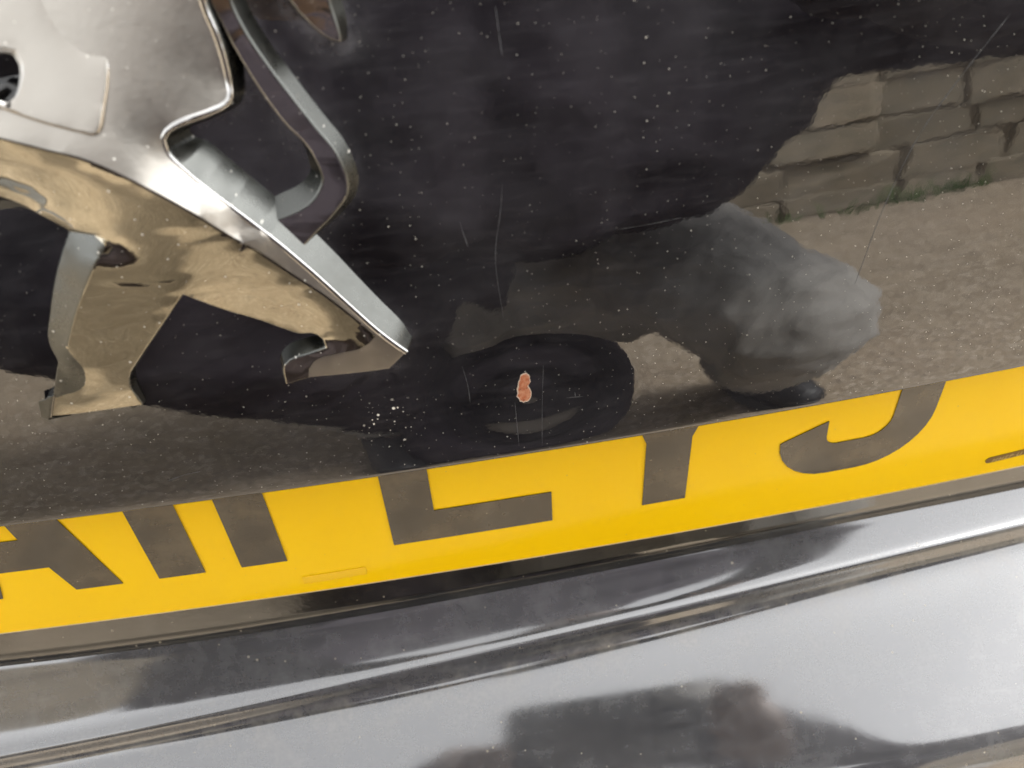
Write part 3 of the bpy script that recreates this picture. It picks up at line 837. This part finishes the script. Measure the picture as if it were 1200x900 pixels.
person = thing(empty('person', (.2, -1.0, 0)), 'squatting photographer in dark jacket and grey trousers, mirrored in the black tailgate', 'person')
person_inv = Matrix.Translation((-.2, 1.0, 0))
def P(*a): return Vector(a)
def cam_pt(r, u, f): return CAM_P + CAM_R * r + CAM_U * u + CAM_F * f
HIP_R, KN_R, AN_R = P(.30, -1.0, .41), P(.400, -.60, .335), P(.50, -.86, .11)
HIP_L, KN_L, AN_L = P(.10, -1.0, .38), P(-.26, -.62, .49), P(-.055, -.90, .11)
SH_R, SH_L = P(.33, -.74, .92), P(-.09, -.74, .92)
EL_R, EL_L = P(.62, -.56, .73), P(-.32, -.52, .72)
HA_R, HA_L = cam_pt(.165, -.035, -.022), cam_pt(-.062, -.045, -.022)
HEAD = P(.10, -.62, 1.17)
body = bmesh.new()
for a, b, r0, r1 in ((HIP_R, KN_R, .085, .060), (HIP_L, KN_L, .085, .060), (KN_R, AN_R, .058, .038), (KN_L, AN_L, .058, .038), ((.195, -1.0, .43), (.14, -.87, .72), .115, .12),
                     ((.14, -.85, .72), (.12, -.76, .90), .14, .11), (SH_L, SH_R, .065, .065), ((.12, -.75, .92), (.105, -.66, 1.08), .06, .055), (SH_R, EL_R, .052, .042), (SH_L, EL_L, .052, .042),
                     (EL_R, HA_R, .042, .028), (EL_L, HA_L, .042, .028), (AN_R, (.515, -.76, .04), .036, .03), (AN_L, (-.045, -.76, .04), .036, .03)):
    caps_bm(body, a, b, r0, r1)
tilt = Matrix.Rotation(RAD(-32), 3, 'X')           # head bent down towards the phone
def hd(x, y, z): return HEAD + tilt.inverted() @ Vector((x, y, z))
rot_h = tilt.inverted()
ell_bm(body, HEAD, (.076, .098, .105), rot_h); ell_bm(body, hd(0, .030, -.070), (.056, .066, .052), rot_h)
caps_bm(body, hd(0, .092, .012), hd(0, .118, -.028), .009, .014); ell_bm(body, hd(0, .098, .028), (.055, .012, .012), rot_h)
for sx in (-1, 1):
    ell_bm(body, hd(sx * .078, -.005, -.008), (.011, .022, .034), rot_h)
    ell_bm(body, hd(sx * .038, .070, -.025), (.026, .022, .024), rot_h)
ell_bm(body, hd(0, .083, -.092), (.026, .020, .018), rot_h)
# hands: palm, four fingers over the phone's ends and a thumb on the screen side
ell_bm(body, cam_pt(.174, -.034, -.016), (.020, .030, .038)); ell_bm(body, cam_pt(-.060, -.045, -.018), (.018, .028, .034))
for k, (u, l) in enumerate(((.004, .030), (-.014, .036), (-.032, .034), (-.050, .024))):
    caps_bm(body, cam_pt(.170, u, -.010), cam_pt(.158, u, .010), .0085, .0080, 8); caps_bm(body, cam_pt(.158, u, .010), cam_pt(.152 - l * .4, u + .002, .0075), .0080, .0066, 8)
for k, (u, l) in enumerate(((-.030, .004), (-.047, .006), (-.064, .004))):
    caps_bm(body, cam_pt(-.062, u, -.012), cam_pt(-.040, u, .006), .0082, .0076, 8); caps_bm(body, cam_pt(-.040, u, .006), cam_pt(-.024 + l, u - .001, .0055), .0076, .0064, 8)
caps_bm(body, cam_pt(-.060, -.026, -.016), cam_pt(-.034, -.020, -.021), .0095, .0085, 8); caps_bm(body, cam_pt(-.034, -.020, -.021), cam_pt(-.012, -.014, -.0205), .0085, .0072, 8)
caps_bm(body, cam_pt(.162, -.010, -.016), cam_pt(.140, -.006, -.022), .0095, .0085, 8); caps_bm(body, cam_pt(.140, -.006, -.022), cam_pt(.116, -.004, -.0205), .0085, .0072, 8)
fused('body', body, .0045, M['skin'], None, 4)
bpy.data.objects['body'].parent = person; bpy.data.objects['body'].matrix_parent_inverse = person_inv
def under(o): o.parent = person; o.matrix_parent_inverse = person_inv; return o
for sx in (-1, 1):
    e = bmesh.new(); ell_bm(e, hd(sx * .034, .090, .006), (.0125, .0125, .0115)); eo = under(obj('eye', e, M['eye']))
    i = bmesh.new(); ell_bm(i, hd(sx * .034, .1005, .005), (.0055, .003, .0055), rot_h); io = obj('iris', i, M['iris'], eo); 
mo = bmesh.new(); ell_bm(mo, hd(0, .103, -.058), (.022, .007, .006), rot_h); ell_bm(mo, hd(0, .101, -.066), (.018, .007, .006), rot_h)
under(fused('lips', mo, .0025, M['lip'], None, 3))
ha = bmesh.new(); ell_bm(ha, hd(0, -.022, .030), (.084, .098, .096), rot_h); ell_bm(ha, hd(0, -.060, -.02), (.078, .055, .07), rot_h); caps_bm(ha, hd(-.045, .055, .085), hd(.05, .058, .083), .026, .026)
under(fused('hair', ha, .006, M['hair'], None, 4, .004, 40))
# jacket: body, sleeves, open skirt falling low behind, plus added dark masses
ja = bmesh.new()
for a, b, r0, r1 in (((.16, -.86, .62), (.13, -.80, .88), .20, .17), ((.19, -1.04, .57), (.16, -.88, .68), .19, .19), (SH_L, SH_R, .095, .095), (SH_R, EL_R, .088, .080), (SH_L, EL_L, .088, .080),
                     (EL_R, EL_R.lerp(HA_R, 1.02), .080, .036), (EL_L, EL_L.lerp(HA_L, .97), .080, .036), ((.12, -.74, .96), (.115, -.71, 1.03), .085, .080),
                     ((-.10, -.70, .575), (-.04, -.74, .88), .10, .10), ((.26, -.69, .565), (.27, -.74, .88), .085, .11), ((.02, -.66, .57), (.05, -.70, .90), .085, .09), ((.16, -.66, .565), (.16, -.70, .90), .085, .09), ((.31, -.69, .57), (.455, -.68, .75), .080, .085), ((.30, -.69, .60), (.40, -.69, .66), .085, .08), ((.40, -.68, .74), EL_R, .08, .08),
                     ((-.20, -.62, .62), (-.08, -.68, .88), .085, .09), ((.06, -1.12, .12), (.12, -1.14, .55), .085, .12), ((.21, -1.12, .13), (.24, -1.14, .55), .075, .12), ((.12, -1.10, .12), (.03, -.80, .075), .09, .075), ((.22, -1.10, .12), (.22, -.82, .065), .09, .06), ((.03, -.80, .075), (.22, -.82, .065), .075, .06),  # low masses between the feet are added in place of shaded ground
                     (HIP_L.lerp(KN_L, .22) + P(-.03, .02, .01), KN_L, .15, .125), (KN_L, P(-.055, -.87, .20), .125, .11), (KN_L, P(-.50, -.80, .50), .11, .12), (P(-.50, -.80, .50), P(-.66, -.9, .48), .12, .12)):  # length out beyond the left knee is added for a dark reflection
    caps_bm(ja, a, b, r0, r1)
under(fused('jacket', ja, .011, M['jacket'], None, 7, .010, 6))
tr = bmesh.new()
for a, b, r0, r1 in ((HIP_R, KN_R, .135, .105), (KN_R + P(.015, -.03, -.03), P(.49, -.80, .16), .105, .10), (HIP_L, KN_L, .118, .098), (KN_R, AN_R.lerp(KN_R, .12), .102, .086), (KN_L, AN_L.lerp(KN_L, .12), .098, .074), (HIP_R, HIP_L, .135, .135), ((.12, -.96, .30), (.31, -.96, .32), .135, .135), (AN_R.lerp(KN_R, .2), AN_R + P(.0, .03, .0), .092, .080), (AN_L.lerp(KN_L, .2), AN_L + P(0, .03, 0), .074, .066)):
    caps_bm(tr, a, b, r0, r1)
under(fused('trousers', tr, .008, M['trouser'], None, 7, .010, 6.5))
for an, toe in ((AN_R, P(.525, -.74, .042)), (AN_L, P(-.045, -.73, .042))):
    sh = bmesh.new(); heel = P(an.x - .003, an.y - .035, .052)
    caps_bm(sh, heel, toe, .040, .036); caps_bm(sh, P(an.x, an.y, .07), P(an.x, an.y + .01, .10), .046, .044); caps_bm(sh, P(an.x, an.y + .03, .07), toe, .045, .036)
    for v in sh.verts: v.co.z = max(v.co.z, .018)
    so = under(fused('shoe', sh, .006, M['shoe'], None, 3))
    sl = bmesh.new(); d = (toe - heel); d.z = 0; d.normalize(); nrm = Vector((-d.y, d.x, 0)); ring = []
    for k in range(28):
        a = 6.28318 * k / 28; L = (toe - heel).length / 2 + .042
        c = (heel + toe) / 2; p = c + d * (math.cos(a) * L) + nrm * (math.sin(a) * (.042 + .004 * math.cos(a))); ring.append((p.x, p.y))
    lo = [sl.verts.new((x, y, .001)) for x, y in ring]; hi = [sl.verts.new((x, y, .024)) for x, y in ring]
    for k in range(28): sl.faces.new((lo[k], lo[(k + 1) % 28], hi[(k + 1) % 28], hi[k]))
    sl.faces.new(lo[::-1]); sl.faces.new(hi)
    obj('sole', sl, M['sole'], so, smooth=False)

# ================================================================== PHONE held up by the photographer (the taking lens is at its upper left)
phone = thing(empty('phone', CAM_P), 'dark smartphone held sideways over the bumper by the squatting photographer, mirrored there', 'phone')
phone_inv = Matrix.Translation(-CAM_P)
def rounded_box(r0, r1, u0, u1, f0, f1, rad, mat, name, par):
    pts = []
    for cx, cy, a0 in ((r1 - rad, u1 - rad, 0), (r0 + rad, u1 - rad, 90), (r0 + rad, u0 + rad, 180), (r1 - rad, u0 + rad, 270)):
        for k in range(7):
            a = RAD(a0 + 15 * k); pts.append((cx + rad * math.cos(a), cy + rad * math.sin(a)))
    bm = bmesh.new(); A = [bm.verts.new(cam_pt(x, y, f0)) for x, y in pts]; B = [bm.verts.new(cam_pt(x, y, f1)) for x, y in pts]; n = len(pts)
    for k in range(n): bm.faces.new((A[k], A[(k + 1) % n], B[(k + 1) % n], B[k]))
    bm.faces.new(A[::-1]); bm.faces.new(B); bmesh.ops.recalc_face_normals(bm, faces=bm.faces)
    bmesh.ops.bevel(bm, geom=[e for e in bm.edges if e.calc_face_angle(0) > 1.2], offset=.0008, segments=2, affect='EDGES')
    o = obj(name, bm, mat, None); o.parent = par; o.matrix_parent_inverse = phone_inv if par is phone else Matrix(); return o
rounded_box(-.026, .150, -.058, .024, -.0125, -.0045, .010, M['phone'], 'phone_body', phone)
rounded_box(-.024, .148, -.056, .022, -.0130, -.0124, .008, M['glass'], 'screen', phone)
rounded_box(-.012, .012, -.034, .012, -.0046, -.0030, .005, M['phone'], 'camera_bump', phone)
for u in (0, -.022): rounded_box(-.0055, .0055, u - .0055, u + .0055, -.0031, -.0022, .0054, M['lens'], 'lens', phone)
